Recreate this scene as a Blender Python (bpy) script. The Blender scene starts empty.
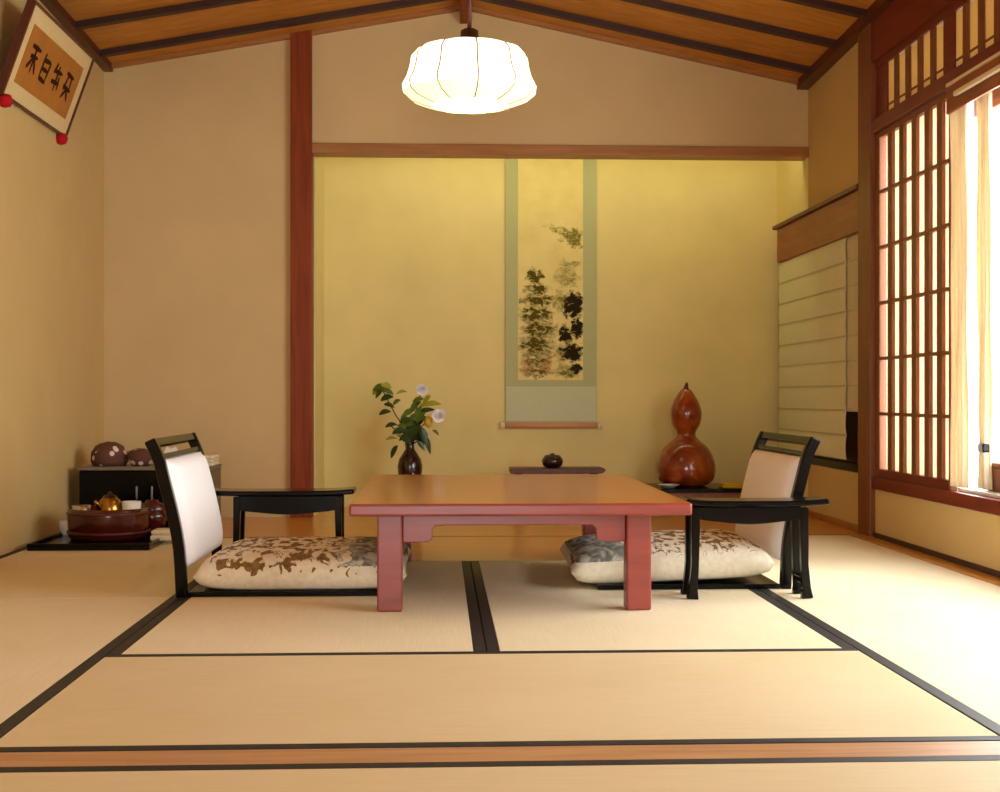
import bpy, bmesh, math, random
from mathutils import Vector, Matrix
random.seed(7)
PI = math.pi
SC = bpy.context.scene
COL = SC.collection

# ------------------------------------------------------------------ camera geometry
F, H = 1350.0, 0.612
TH = math.atan(60 / 1350)
S_, C_ = math.sin(TH), math.cos(TH)
def P(x, y, X=None, Y=None, Z=None):
    """point of the room seen at photo position (x, y) on a known plane"""
    u = (x - 500) / F; v = (396 - y) / F
    dx = S_ + u * C_; dy = C_ - u * S_
    t = X / dx if X is not None else (Y / dy if Y is not None else (Z - H) / v)
    return Vector((t * dx, t * dy, H + v * t))

# ------------------------------------------------------------------ mesh helpers
class MB:
    def __init__(s): s.bm = bmesh.new(); s.mi = 0
    def _new(s, faces, mi):
        for f in faces: f.material_index = s.mi if mi is None else mi
    def box(s, x0, x1, y0, y1, z0, z1, bev=0.0, mi=None, mat=None, seg=2):
        b = bmesh.new()
        bmesh.ops.create_cube(b, size=1.0)
        for v in b.verts:
            v.co = Vector(((x0 + x1) / 2 + v.co.x * (x1 - x0), (y0 + y1) / 2 + v.co.y * (y1 - y0), (z0 + z1) / 2 + v.co.z * (z1 - z0)))
        if bev > 0:
            bmesh.ops.bevel(b, geom=b.edges[:], offset=bev, segments=seg, affect='EDGES', profile=0.5)
        s.merge(b, mat, mi)
        return s
    def merge(s, b, mat=None, mi=None):
        if mat is not None: bmesh.ops.transform(b, matrix=mat, verts=b.verts[:])
        mp = {}
        for v in b.verts: mp[v] = s.bm.verts.new(v.co)
        for f in b.faces:
            try:
                nf = s.bm.faces.new([mp[v] for v in f.verts])
                nf.material_index = s.mi if mi is None else mi
                nf.smooth = f.smooth
            except ValueError: pass
        b.free()
    def prism(s, pts, axis, a0, a1, bev=0.0, mi=None, mat=None):
        """extrude polygon pts along axis ('x','y','z') from a0 to a1; pts give the two other coords in order"""
        b = bmesh.new()
        def mk(p, a):
            return {'x': (a, p[0], p[1]), 'y': (p[0], a, p[1]), 'z': (p[0], p[1], a)}[axis]
        A = [b.verts.new(mk(p, a0)) for p in pts]; B = [b.verts.new(mk(p, a1)) for p in pts]
        n = len(pts)
        b.faces.new(A); b.faces.new(B[::-1])
        for i in range(n): b.faces.new([A[i], B[i], B[(i + 1) % n], A[(i + 1) % n]])
        bmesh.ops.recalc_face_normals(b, faces=b.faces[:])
        if bev > 0: bmesh.ops.bevel(b, geom=b.edges[:], offset=bev, segments=2, affect='EDGES', profile=0.5)
        s.merge(b, mat, mi); return s
    def lathe(s, prof, cx=0, cy=0, n=32, rf=None, mi=None, mat=None, smooth=True):
        b = bmesh.new(); rings = []
        for r, z in prof:
            if r < 1e-5: rings.append([b.verts.new((cx, cy, z))])
            else:
                rings.append([b.verts.new((cx + r * (rf(2 * PI * i / n, z) if rf else 1) * math.cos(2 * PI * i / n),
                                           cy + r * (rf(2 * PI * i / n, z) if rf else 1) * math.sin(2 * PI * i / n), z)) for i in range(n)])
        for A, B in zip(rings, rings[1:]):
            for i in range(n):
                j = (i + 1) % n
                if len(A) == 1 and len(B) == 1: continue
                if len(A) == 1: f = b.faces.new([A[0], B[i], B[j]])
                elif len(B) == 1: f = b.faces.new([A[i], A[j], B[0]])
                else: f = b.faces.new([A[i], A[j], B[j], B[i]])
                f.smooth = smooth
        bmesh.ops.recalc_face_normals(b, faces=b.faces[:])
        s.merge(b, mat, mi); return s
    def tube(s, pts, r, n=10, mi=None, mat=None, caps=True):
        b = bmesh.new(); pts = [Vector(p) for p in pts]; rings = []
        rr = r if isinstance(r, (list, tuple)) else [r] * len(pts)
        up = None
        for i, p in enumerate(pts):
            t = (pts[min(i + 1, len(pts) - 1)] - pts[max(i - 1, 0)]).normalized()
            if up is None:
                up = t.cross(Vector((0, 0, 1)))
                if up.length < 1e-3: up = t.cross(Vector((1, 0, 0)))
            up = (up - t * up.dot(t)).normalized(); w = t.cross(up)
            rings.append([b.verts.new(p + (up * math.cos(2 * PI * k / n) + w * math.sin(2 * PI * k / n)) * rr[i]) for k in range(n)])
        for A, B in zip(rings, rings[1:]):
            for k in range(n):
                f = b.faces.new([A[k], A[(k + 1) % n], B[(k + 1) % n], B[k]]); f.smooth = True
        if caps: b.faces.new(rings[0]); b.faces.new(rings[-1][::-1])
        bmesh.ops.recalc_face_normals(b, faces=b.faces[:])
        s.merge(b, mat, mi); return s
    def ribbon(s, curve, w0, w1, thick, axis='y', mi=None, bev=0.0):
        """a bar of constant thickness following curve points (x,z), spanning y from w0 to w1"""
        pts = [Vector(p) for p in curve]; L, R = [], []
        for i, p in enumerate(pts):
            t = (pts[min(i + 1, len(pts) - 1)] - pts[max(i - 1, 0)]).normalized()
            nrm = Vector((-t.y, t.x)); th = thick[i] if isinstance(thick, (list, tuple)) else thick
            L.append(p + nrm * th / 2); R.append(p - nrm * th / 2)
        b = bmesh.new()
        def V(p, y): return b.verts.new((p.x, y, p.y))
        a = [(V(l, w0), V(r, w0), V(r, w1), V(l, w1)) for l, r in zip(L, R)]
        for q, q2 in zip(a, a[1:]):
            for k in range(4):
                b.faces.new([q[k], q[(k + 1) % 4], q2[(k + 1) % 4], q2[k]])
        b.faces.new(a[0]); b.faces.new(a[-1][::-1])
        bmesh.ops.recalc_face_normals(b, faces=b.faces[:])
        if bev > 0:
            es = [e for e in b.edges if len(e.link_faces) == 2 and e.calc_face_angle() > 0.6]
            bmesh.ops.bevel(b, geom=es, offset=bev, segments=2, affect='EDGES', profile=0.5)
        s.merge(b, None, mi); return s
    def build(s, name, mats, parent=None, origin=None):
        me = bpy.data.meshes.new(name)
        o0 = Vector(origin) if origin is not None else None
        if o0 is None and parent is not None: o0 = Vector(parent.get('_o', (0, 0, 0)))
        if o0 is not None: bmesh.ops.translate(s.bm, vec=-o0, verts=s.bm.verts[:])
        bmesh.ops.recalc_face_normals(s.bm, faces=s.bm.faces[:])
        s.bm.to_mesh(me); s.bm.free()
        o = bpy.data.objects.new(name, me); COL.objects.link(o)
        for m in (mats if isinstance(mats, (list, tuple)) else [mats]): me.materials.append(m)
        if parent is not None:
            o.parent = parent
            po = Vector(parent['_o']) if '_o' in parent else Vector((0, 0, 0))
            o.location = (o0 - po) if o0 is not None else (0, 0, 0)
        elif o0 is not None: o.location = o0
        o['_o'] = tuple(o0) if o0 is not None else (0.0, 0.0, 0.0)
        return o

def tag(o, label, cat, group=None, kind=None):
    o['label'] = label; o['category'] = cat
    if group: o['group'] = group
    if kind: o['kind'] = kind
    return o
def thing(name, label, cat, loc=(0, 0, 0), group=None):
    o = bpy.data.objects.new(name, None); COL.objects.link(o)
    o.empty_display_size = 0.05
    o.location = loc; o['_o'] = tuple(loc)
    return tag(o, label, cat, group)
def struct(name, mb, m, label=None, cat=None, parent=None):
    o = mb.build(name, m, parent)
    if parent is None:
        o['kind'] = 'structure'
        if label: o['label'] = label
        if cat: o['category'] = cat
    return o

# ------------------------------------------------------------------ materials
def lin(c): return tuple(((v / 255) / 12.92 if v / 255 <= 0.04045 else ((v / 255 + 0.055) / 1.055) ** 2.4) for v in c) + (1,)
def base(name):
    m = bpy.data.materials.new(name); m.use_nodes = True
    nt = m.node_tree; b = nt.nodes['Principled BSDF']
    return m, nt, b
def mix(nt, fac, a, b, blend='MIX'):
    n = nt.nodes.new('ShaderNodeMix'); n.data_type = 'RGBA'; n.blend_type = blend
    for sock, val in ((n.inputs[0], fac), (n.inputs[6], a), (n.inputs[7], b)):
        if hasattr(val, 'links'): nt.links.new(val, sock)
        else: sock.default_value = val
    return n.outputs[2]
def ramp(nt, fac, stops):
    n = nt.nodes.new('ShaderNodeValToRGB'); nt.links.new(fac, n.inputs[0]); e = n.color_ramp.elements
    while len(e) < len(stops): e.new(0.5)
    for k, (p, c) in enumerate(stops): e[k].position = p; e[k].color = c if len(c) == 4 else c + (1,)
    return n.outputs[0]
def coords(nt, scale=(1, 1, 1), out='Object', rot=(0, 0, 0)):
    t = nt.nodes.new('ShaderNodeTexCoord'); mp = nt.nodes.new('ShaderNodeMapping')
    mp.inputs['Scale'].default_value = scale; mp.inputs['Rotation'].default_value = rot
    nt.links.new(t.outputs[out], mp.inputs[0]); return mp.outputs[0]
def noise(nt, vec, scale, detail=3, rough=0.55, dist=0.0):
    n = nt.nodes.new('ShaderNodeTexNoise'); n.inputs['Scale'].default_value = scale
    n.inputs['Detail'].default_value = detail; n.inputs['Roughness'].default_value = rough; n.inputs['Distortion'].default_value = dist
    nt.links.new(vec, n.inputs['Vector']); return n.outputs[0]
def math_(nt, op, a, b=0.0, c=None):
    n = nt.nodes.new('ShaderNodeMath'); n.operation = op
    for i, v in enumerate((a, b) if c is None else (a, b, c)):
        if hasattr(v, 'links'): nt.links.new(v, n.inputs[i])
        else: n.inputs[i].default_value = v
    return n.outputs[0]
def bump(nt, b, h, s=0.1, d=0.01):
    n = nt.nodes.new('ShaderNodeBump'); n.inputs['Strength'].default_value = s; n.inputs['Distance'].default_value = d
    nt.links.new(h, n.inputs['Height']); nt.links.new(n.outputs[0], b.inputs['Normal'])
def plain(name, c, rough=0.5, var=0.06, scale=20, spec=0.5, metal=0.0, coat=0.0, bmp=0.0):
    m, nt, b = base(name); v = coords(nt)
    n = noise(nt, v, scale)
    lo = tuple(max(0, x * (1 - var)) for x in lin(c)[:3]) + (1,); hi = tuple(min(1, x * (1 + var)) for x in lin(c)[:3]) + (1,)
    nt.links.new(ramp(nt, n, [(0.3, lo), (0.7, hi)]), b.inputs['Base Color'])
    b.inputs['Roughness'].default_value = rough; b.inputs['Specular IOR Level'].default_value = spec
    b.inputs['Metallic'].default_value = metal; b.inputs['Coat Weight'].default_value = coat; b.inputs['Coat Roughness'].default_value = 0.08
    if bmp: bump(nt, b, noise(nt, v, scale * 8), bmp)
    return m
def wood(name, c1, c2, rough=0.4, axis=(1, 12, 12), scale=4.0, spec=0.5, coat=0.0):
    m, nt, b = base(name); v = coords(nt, axis)
    n = noise(nt, v, scale, 6, 0.6, 0.6)
    nt.links.new(ramp(nt, n, [(0.3, lin(c1)), (0.68, lin(c2))]), b.inputs['Base Color'])
    b.inputs['Roughness'].default_value = rough; b.inputs['Specular IOR Level'].default_value = spec
    b.inputs['Coat Weight'].default_value = coat; b.inputs['Coat Roughness'].default_value = 0.06
    bump(nt, b, n, 0.05, 0.003)
    return m

M = {}
M['plaster'] = plain('plaster', (212, 184, 132), 0.9, 0.04, 3.0, 0.2, bmp=0.05)
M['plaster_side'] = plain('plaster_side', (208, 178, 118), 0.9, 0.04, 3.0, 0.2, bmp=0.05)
M['alcove'] = plain('alcove_plaster', (230, 212, 144), 0.9, 0.05, 2.5, 0.2, bmp=0.05)
M['ceil'] = wood('ceiling_boards', (172, 108, 32), (204, 138, 50), 0.5, (1, 10, 10), 2.5)
M['dark_wood'] = wood('dark_wood', (70, 24, 10), (96, 36, 14), 0.4, (12, 12, 1), 3)
M['batten'] = wood('batten_wood', (44, 18, 6), (62, 28, 8), 0.5, (1, 12, 12), 3)
M['pillar'] = wood('pillar_wood', (116, 42, 8), (146, 66, 20), 0.5, (14, 14, 0.8), 2.5, spec=0.25)
M['lintel'] = wood('lintel_wood', (150, 94, 38), (178, 118, 58), 0.45, (1, 12, 12), 3)
M['beam'] = wood('beam_wood', (122, 58, 20), (160, 86, 34), 0.4, (12, 1, 12), 3)
M['red_wood'] = wood('red_wood', (96, 24, 12), (124, 38, 18), 0.35, (12, 1, 12), 3)
M['shoji_wood'] = wood('shoji_wood', (108, 56, 22), (136, 78, 34), 0.45, (12, 12, 1), 3)
M['floor_wood'] = wood('floor_boards', (196, 128, 42), (222, 158, 66), 0.3, (1, 14, 1), 2.5, coat=0.3)
M['sill_wood'] = wood('sill_wood', (170, 122, 78), (198, 150, 104), 0.4, (1, 14, 14), 3)
M['heri'] = plain('border_cloth', (26, 24, 23), 0.55, 0.2, 60, 0.5)
M['lacquer'] = plain('black_lacquer', (6, 5, 6), 0.16, 0.1, 10, 0.22)
M['red_lacquer'] = wood('red_lacquer', (122, 42, 32), (150, 58, 44), 0.32, (1, 8, 8), 2.5, spec=0.7)
M['table_top'] = wood('table_top_lacquer', (168, 82, 26), (192, 104, 40), 0.17, (1, 10, 10), 2.5, spec=0.4, coat=0.12)
M['pad'] = plain('white_pad_fabric', (250, 246, 246), 0.85, 0.03, 200, 0.2, bmp=0.1)
M['dark_red'] = plain('dark_red_lacquer', (72, 19, 9), 0.22, 0.1, 8, 0.5, coat=0.5)
M['gourd'] = None
M['dark_ceramic'] = plain('dark_ceramic', (40, 16, 14), 0.2, 0.2, 30, 0.5, coat=0.4)
M['white_ceramic'] = plain('white_ceramic', (232, 228, 215), 0.25, 0.03, 20)
M['cream_cloth'] = plain('cream_cloth', (226, 212, 178), 0.9, 0.05, 90, 0.2, bmp=0.1)
M['curtain'] = plain('curtain_cloth', (222, 196, 146), 0.9, 0.06, 60, 0.2, bmp=0.1)
M['brass'] = plain('brass', (176, 130, 60), 0.25, 0.05, 20, 0.5, metal=1.0)
M['steel'] = plain('steel', (200, 200, 205), 0.25, 0.03, 20, 0.5, metal=1.0)
M['red_cloth'] = plain('red_cloth', (176, 20, 26), 0.8, 0.1, 60, 0.2)
M['frame_cream'] = plain('cream_mat', (226, 200, 142), 0.6, 0.03, 40)
M['frame_gold'] = plain('gold_paper', (176, 112, 36), 0.6, 0.12, 8)
M['ink'] = plain('ink', (58, 26, 14), 0.8, 0.1, 40, 0.1)
M['green_silk'] = plain('green_silk', (182, 182, 130), 0.7, 0.06, 120, 0.3)
M['pale_silk'] = plain('pale_silk', (200, 202, 164), 0.7, 0.05, 120, 0.3)
M['scroll_paper'] = plain('scroll_paper', (232, 212, 138), 0.9, 0.05, 8, 0.1)
M['wash_light'] = plain('ink_wash_light', (176, 156, 74), 0.9, 0.15, 60, 0.1)
M['wash_mid'] = plain('ink_wash_mid', (124, 106, 38), 0.9, 0.2, 60, 0.1)
M['wash_dark'] = plain('ink_wash_dark', (58, 46, 18), 0.9, 0.2, 60, 0.1)
M['wash_red'] = plain('ink_wash_red', (170, 116, 62), 0.9, 0.15, 60, 0.1)
M['pink_wood'] = plain('pale_pink_wood', (206, 150, 110), 0.5, 0.05, 30)
M['flower'] = plain('flower_petals', (255, 246, 242), 0.7, 0.04, 60, 0.3)
M['bud'] = plain('flower_bud', (206, 176, 60), 0.6, 0.1, 60, 0.3)
M['leaf_dark'] = plain('leaf_dark', (44, 66, 18), 0.4, 0.25, 40)
M['leaf_mid'] = plain('leaf_mid', (84, 108, 24), 0.45, 0.25, 40)
M['leaf_light'] = plain('leaf_light', (150, 150, 36), 0.5, 0.2, 40)
M['stem'] = plain('stem_brown', (84, 60, 26), 0.6, 0.2, 60)
M['yellow_cloth'] = plain('yellow_cloth', (206, 170, 30), 0.8, 0.08, 60, 0.2)
M['brown_cloth'] = None

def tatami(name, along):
    m, nt, b = base(name); dv = 0 if along == 'x' else 14  # lengthwise mats paler: sheen along the straw is put into the colour
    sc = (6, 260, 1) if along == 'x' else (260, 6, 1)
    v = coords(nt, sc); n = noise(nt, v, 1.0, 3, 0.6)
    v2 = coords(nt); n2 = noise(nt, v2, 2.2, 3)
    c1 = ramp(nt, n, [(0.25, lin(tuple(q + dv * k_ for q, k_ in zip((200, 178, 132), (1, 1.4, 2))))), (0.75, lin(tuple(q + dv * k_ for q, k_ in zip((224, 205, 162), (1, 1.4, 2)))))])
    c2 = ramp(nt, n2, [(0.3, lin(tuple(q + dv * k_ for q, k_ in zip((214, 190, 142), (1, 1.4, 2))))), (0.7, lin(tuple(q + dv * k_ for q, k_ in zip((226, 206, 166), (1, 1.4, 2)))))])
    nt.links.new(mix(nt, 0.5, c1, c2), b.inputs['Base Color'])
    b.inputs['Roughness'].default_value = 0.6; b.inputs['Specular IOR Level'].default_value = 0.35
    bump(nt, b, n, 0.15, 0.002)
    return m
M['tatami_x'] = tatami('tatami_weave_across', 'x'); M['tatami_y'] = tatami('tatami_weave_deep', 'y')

def gourd_mat():
    m, nt, b = base('gourd_lacquer'); v = coords(nt)
    n = noise(nt, v, 7, 4, 0.6, 0.5)
    nt.links.new(ramp(nt, n, [(0.3, lin((104, 30, 8))), (0.5, lin((140, 52, 12))), (0.72, lin((170, 84, 22)))]), b.inputs['Base Color'])
    b.inputs['Roughness'].default_value = 0.2; b.inputs['Coat Weight'].default_value = 0.6; b.inputs['Coat Roughness'].default_value = 0.1
    return m
M['gourd'] = gourd_mat()

def dotted_mat():
    m, nt, b = base('brown_dotted_cloth'); v = coords(nt)
    vo = nt.nodes.new('ShaderNodeTexVoronoi'); vo.inputs['Scale'].default_value = 24; nt.links.new(v, vo.inputs['Vector'])
    nt.links.new(ramp(nt, vo.outputs['Distance'], [(0.24, lin((226, 206, 190))), (0.34, lin((96, 54, 36)))]), b.inputs['Base Color'])
    b.inputs['Roughness'].default_value = 0.8
    return m
M['brown_cloth'] = dotted_mat()

def cushion_mat():
    """cream cloth, brown scrolling leaves on the top, a grey-green pine patch near the local +x end"""
    m, nt, b = base('zabuton_cloth'); v = coords(nt)
    sep = nt.nodes.new('ShaderNodeSeparateXYZ'); nt.links.new(v, sep.inputs[0])
    x, y, z = sep.outputs
    n1 = noise(nt, coords(nt, (1, 0.42, 1)), 34, 1.2, 0.5, 0.6)
    n2 = noise(nt, v, 60, 2, 0.5)
    band = math_(nt, 'ABSOLUTE', math_(nt, 'SUBTRACT', n1, 0.5))
    pat = math_(nt, 'LESS_THAN', band, 0.01)
    blob = math_(nt, 'GREATER_THAN', n1, 0.545)
    pat = math_(nt, 'MAXIMUM', pat, blob)
    wob = math_(nt, 'MULTIPLY', math_(nt, 'SUBTRACT', n1, 0.5), 0.16)
    iny = math_(nt, 'LESS_THAN', math_(nt, 'ABSOLUTE', math_(nt, 'ADD', y, wob)), 0.312)
    inz = math_(nt, 'GREATER_THAN', math_(nt, 'ADD', z, math_(nt, 'MULTIPLY', wob, 0.9)), 0.076)
    top = math_(nt, 'MULTIPLY', iny, inz)
    inx = math_(nt, 'GREATER_THAN', math_(nt, 'ADD', x, wob), -0.27)
    brown = math_(nt, 'MULTIPLY', math_(nt, 'MULTIPLY', pat, top), inx)
    grey = math_(nt, 'MULTIPLY', math_(nt, 'GREATER_THAN', math_(nt, 'ADD', x, math_(nt, 'MULTIPLY', wob, 1.2)), 0.13), math_(nt, 'GREATER_THAN', z, 0.075))
    cream = ramp(nt, n2, [(0.3, lin((228, 214, 184))), (0.7, lin((240, 230, 206)))])
    bc = ramp(nt, n2, [(0.3, lin((112, 84, 46))), (0.7, lin((150, 116, 70)))])
    gc = ramp(nt, n1, [(0.36, lin((112, 112, 102))), (0.5, lin((154, 152, 138))), (0.62, lin((204, 196, 176)))])
    c = mix(nt, brown, cream, bc); c = mix(nt, grey, c, gc)
    nt.links.new(c, b.inputs['Base Color']); b.inputs['Roughness'].default_value = 0.85; b.inputs['Specular IOR Level'].default_value = 0.2
    bump(nt, b, n2, 0.1, 0.004)
    return m
M['cushion'] = cushion_mat()

def translucent(name, c, t=0.6, stripes=None):
    m = bpy.data.materials.new(name); m.use_nodes = True; nt = m.node_tree
    nt.nodes.clear(); out = nt.nodes.new('ShaderNodeOutputMaterial')
    d = nt.nodes.new('ShaderNodeBsdfDiffuse'); tr = nt.nodes.new('ShaderNodeBsdfTranslucent'); mx = nt.nodes.new('ShaderNodeMixShader')
    v = coords(nt); n = noise(nt, v, 60, 4)
    lo = tuple(x * 0.94 for x in lin(c)[:3]) + (1,)
    col = ramp(nt, n, [(0.3, lo), (0.7, lin(c))])
    nt.links.new(col, d.inputs[0]); nt.links.new(col, tr.inputs[0]); mx.inputs[0].default_value = t
    nt.links.new(d.outputs[0], mx.inputs[1]); nt.links.new(tr.outputs[0], mx.inputs[2]); nt.links.new(mx.outputs[0], out.inputs[0])
    return m
M['paper'] = translucent('shoji_paper', (246, 230, 206), 0.42)
M['paper_tan'] = translucent('transom_paper', (232, 208, 150), 0.16)
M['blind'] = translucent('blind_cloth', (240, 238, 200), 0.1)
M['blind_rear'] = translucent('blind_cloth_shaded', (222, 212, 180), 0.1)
M['sheer'] = translucent('curtain_sheer', (246, 232, 204), 0.3)

def glass_mat():
    m = bpy.data.materials.new('window_glass'); m.use_nodes = True; nt = m.node_tree
    nt.nodes.clear(); out = nt.nodes.new('ShaderNodeOutputMaterial')
    t = nt.nodes.new('ShaderNodeBsdfTransparent'); g = nt.nodes.new('ShaderNodeBsdfGlossy'); mx = nt.nodes.new('ShaderNodeMixShader')
    g.inputs['Roughness'].default_value = 0.02; mx.inputs[0].default_value = 0.05; t.inputs[0].default_value = (0.96, 0.98, 0.97, 1)
    nt.links.new(t.outputs[0], mx.inputs[1]); nt.links.new(g.outputs[0], mx.inputs[2]); nt.links.new(mx.outputs[0], out.inputs[0])
    return m
M['glass'] = glass_mat()
def emit(name, c, s):
    m, nt, b = base(name)
    b.inputs['Base Color'].default_value = lin(c); b.inputs['Emission Color'].default_value = lin(c); b.inputs['Emission Strength'].default_value = s
    b.inputs['Roughness'].default_value = 0.5
    return m
LAMP, TUBE, WORLD = 1.9, 9.5, 10.0
M['shade'] = emit('lamp_shade_glow', (255, 238, 206), LAMP)
M['lip'] = emit('lamp_lip_glow', (255, 236, 176), LAMP * 0.8)
M['diffuser'] = emit('lamp_diffuser_glow', (255, 232, 184), LAMP * 1.2)
M['tube'] = emit('tube_glow', (250, 252, 206), TUBE)
M['rib'] = plain('lamp_rib', (168, 160, 142), 0.6, 0.05, 30)

# ------------------------------------------------------------------ the room
XL, XR, YB, YA, RX = -1.685, 1.89, 6.86, 7.5, 0.127
YF = -1.4                                   # the room goes on behind the camera
def roof(X, Y=YB):
    z = 2.569 - (RX - X) * 0.179 if X < RX else 2.569 - (X - RX) * 0.212
    return z + 0.024 + (YB - Y) * 0.035
T = 0.10
# sub floor
struct('floor', MB().box(XL - T, XR + 0.3, YF, YA + T, -0.12, -0.031), M['floor_wood'], 'wooden sub floor under the mats', 'floor')
# board floor in the rear and inside the alcove
b = MB()
b.box(-0.785, 1.005, 5.012, 5.868, -0.03, 0.0, 0.002)
struct('floor.001', b, M['floor_wood'], 'golden wooden floor board behind the low table', 'floor')
b = MB(); b.box(XL, XR, 5.905, YA, -0.03, 0.0, 0.002)
struct('floor.002', b, M['floor_wood'], 'golden wooden floor of the alcove and rear strip', 'floor')
b = MB(); b.box(XL, XR, 5.87, 5.903, -0.03, -0.001)
struct('trim_1', b, M['dark_wood'], 'dark seam strip between the rear floor boards', 'trim')
# wooden threshold between the two mat fields
b = MB(); b.box(XL, XR, 2.262, 2.355, -0.03, 0.0, 0.002)
struct('trim_2', b, M['sill_wood'], 'wooden threshold strip across the floor', 'trim')

# mats --------------------------------------------------------------
def mat(x0, x1, y0, y1, along, label, outer=True):
    t = thing('tatami_mat', label, 'mat', ((x0 + x1) / 2, (y0 + y1) / 2, -0.03), 'tatami mats on the floor')
    g = 0.0015; w = 0.03
    if along == 'x':
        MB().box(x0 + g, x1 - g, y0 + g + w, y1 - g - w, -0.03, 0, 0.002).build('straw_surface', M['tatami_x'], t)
        for a, c in ((y0 + g, y0 + g + w), (y1 - g - w, y1 - g)):
            MB().box(x0 + g, x1 - g, a, c, -0.03, 0.0006, 0.001).build('cloth_border', M['heri'], t)
    else:
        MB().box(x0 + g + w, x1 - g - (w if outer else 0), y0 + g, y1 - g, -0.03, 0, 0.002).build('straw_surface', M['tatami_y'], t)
        for a, c in ((x0 + g, x0 + g + w), (x1 - g - w, x1 - g))[:2 if outer else 1]:
            MB().box(a, c, y0 + g, y1 - g, -0.03, 0.0006, 0.001).build('cloth_border', M['heri'], t)
LB, CB, RB = -0.788, 0.112, 1.008
XRW = 1.80
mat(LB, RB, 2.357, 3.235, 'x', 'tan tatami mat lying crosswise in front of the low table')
mat(LB, CB, 3.235, 5.01, 'y', 'pale tatami mat under the left half of the low table')
mat(CB, RB, 3.235, 5.01, 'y', 'pale tatami mat under the right half of the low table')
mat(XL + 0.002, LB, 2.357, 4.13, 'y', 'tan tatami mat along the left wall, nearer one')
mat(XL + 0.002, LB, 4.13, 5.868, 'y', 'tan tatami mat along the left wall under the black tray')
mat(RB, XRW, 2.357, 4.13, 'y', 'bright tatami mat below the window, nearer one', False)
mat(RB, XRW, 4.13, 5.868, 'y', 'bright tatami mat below the lattice screen, farther one', False)
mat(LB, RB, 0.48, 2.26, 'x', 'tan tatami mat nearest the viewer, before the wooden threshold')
mat(XL + 0.002, LB, 0.48, 2.26, 'y', 'tan tatami mat at the lower left, before the threshold')
mat(RB, XRW, 0.48, 2.26, 'y', 'tan tatami mat at the lower right, before the threshold', False)
# wooden edge strip along the right wall
b = MB(); b.box(XRW + 0.002, 1.872, 0.48, 5.868, -0.03, 0.004, 0.002)
struct('trim_3', b, M['floor_wood'], 'wooden edge strip on the floor along the right wall', 'trim')
b = MB(); b.box(XL, XR, YF, 0.478, -0.03, 0.0)
struct('floor.003', b, M['floor_wood'], 'wooden floor at the near end of the room', 'floor')

# walls ---------------------------------------------------------------
b = MB(); b.prism([(YF, -0.1), (YA + T, -0.1), (YA + T, 2.3), (YB + T, roof(XL) + 0.02), (YF, roof(XL, YF) + 0.02)], 'x', XL - T, XL)
struct('wall_left', b, M['plaster_side'], 'tan plaster wall on the left', 'wall')
b = MB()
PL0, PL1 = -0.752, -0.645
b.prism([(XL, -0.03), (PL0 + 0.02, -0.03), (PL0 + 0.02, roof(PL0) + 0.02), (XL, roof(XL) + 0.02)], 'y', YB, YB + T)
b.prism([(PL0 + 0.02, 1.87), (XR, 1.87), (XR, roof(XR) + 0.02), (RX, roof(RX) + 0.02), (PL0 + 0.02, roof(PL0) + 0.02)], 'y', YB, YB + T)
struct('wall_back', b, M['plaster'], 'tan plaster gable wall around the alcove', 'wall')
b = MB()
b.box(PL1 - 0.1, XR + 0.1, YA, YA + T, -0.1, 2.2)                 # alcove back
b.box(PL1 - 0.08, PL1 + 0.006, YB + T, YA, 0, 2.2)            # alcove left return
b.box(PL1 - 0.08, XR + 0.1, YB + T, YA, 2.12, 2.2)           # alcove ceiling
b.box(XR, XR + T, YB + T - 0.1, YA, 1.42, 2.2)               # alcove right wall above the beam
b.box(XR - 0.003, XR + T, YB, YA, 0, 0.262)                  # below the screened window
struct('wall_alcove', b, M['alcove'], 'yellow plaster walls inside the alcove', 'wall')
# the right wall in sections
b = MB()
YP0, YP1 = 5.755, 5.925                                        # corner post on the right wall
b.prism([(YP1 - 0.03, 1.42), (YB, 1.42), (YB, roof(XR) + 0.02), (YP1 - 0.03, roof(XR, YP1) + 0.02)], 'x', XR, XR + T)
b.box(XR, XR + T, YP1 - 0.03, YB, -0.1, 0.262)
b.box(XR - 0.012, XR + T, YF, YP1 - 0.02, -0.1, 0.212)
b.box(XR, XR + T, YF, 1.9, 0.212, 2.6)
struct('wall_right', b, M['plaster_side'], 'tan plaster wall sections on the right', 'wall')
b = MB(); b.box(XR - 0.022, XR - 0.012, YF, YP0, 0.0, 0.024, 0.002)  # dark tone stands in for the shadow gap at the wall foot
struct('baseboard_right', b, M['batten'], 'thin dark skirting along the right wall', 'baseboard')
b = MB(); b.box(XR - 0.018, XR - 0.002, YP1, YB, 0.0, 0.03, 0.002)
struct('baseboard_rear', b, M['lintel'], 'brown skirting under the screened window', 'baseboard')
# unseen rear wall behind the viewer; its opening is added for fill light
b = MB()
b.box(XL, -0.6, YF - T, YF, -0.1, 2.9); b.box(0.6, XR, YF - T, YF, -0.1, 2.9); b.box(-0.6, 0.6, YF - T, YF, 1.8, 2.95)
struct('wall_near', b, M['plaster_side'], 'plaster wall with a wide opening behind the viewer', 'wall')

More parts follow.
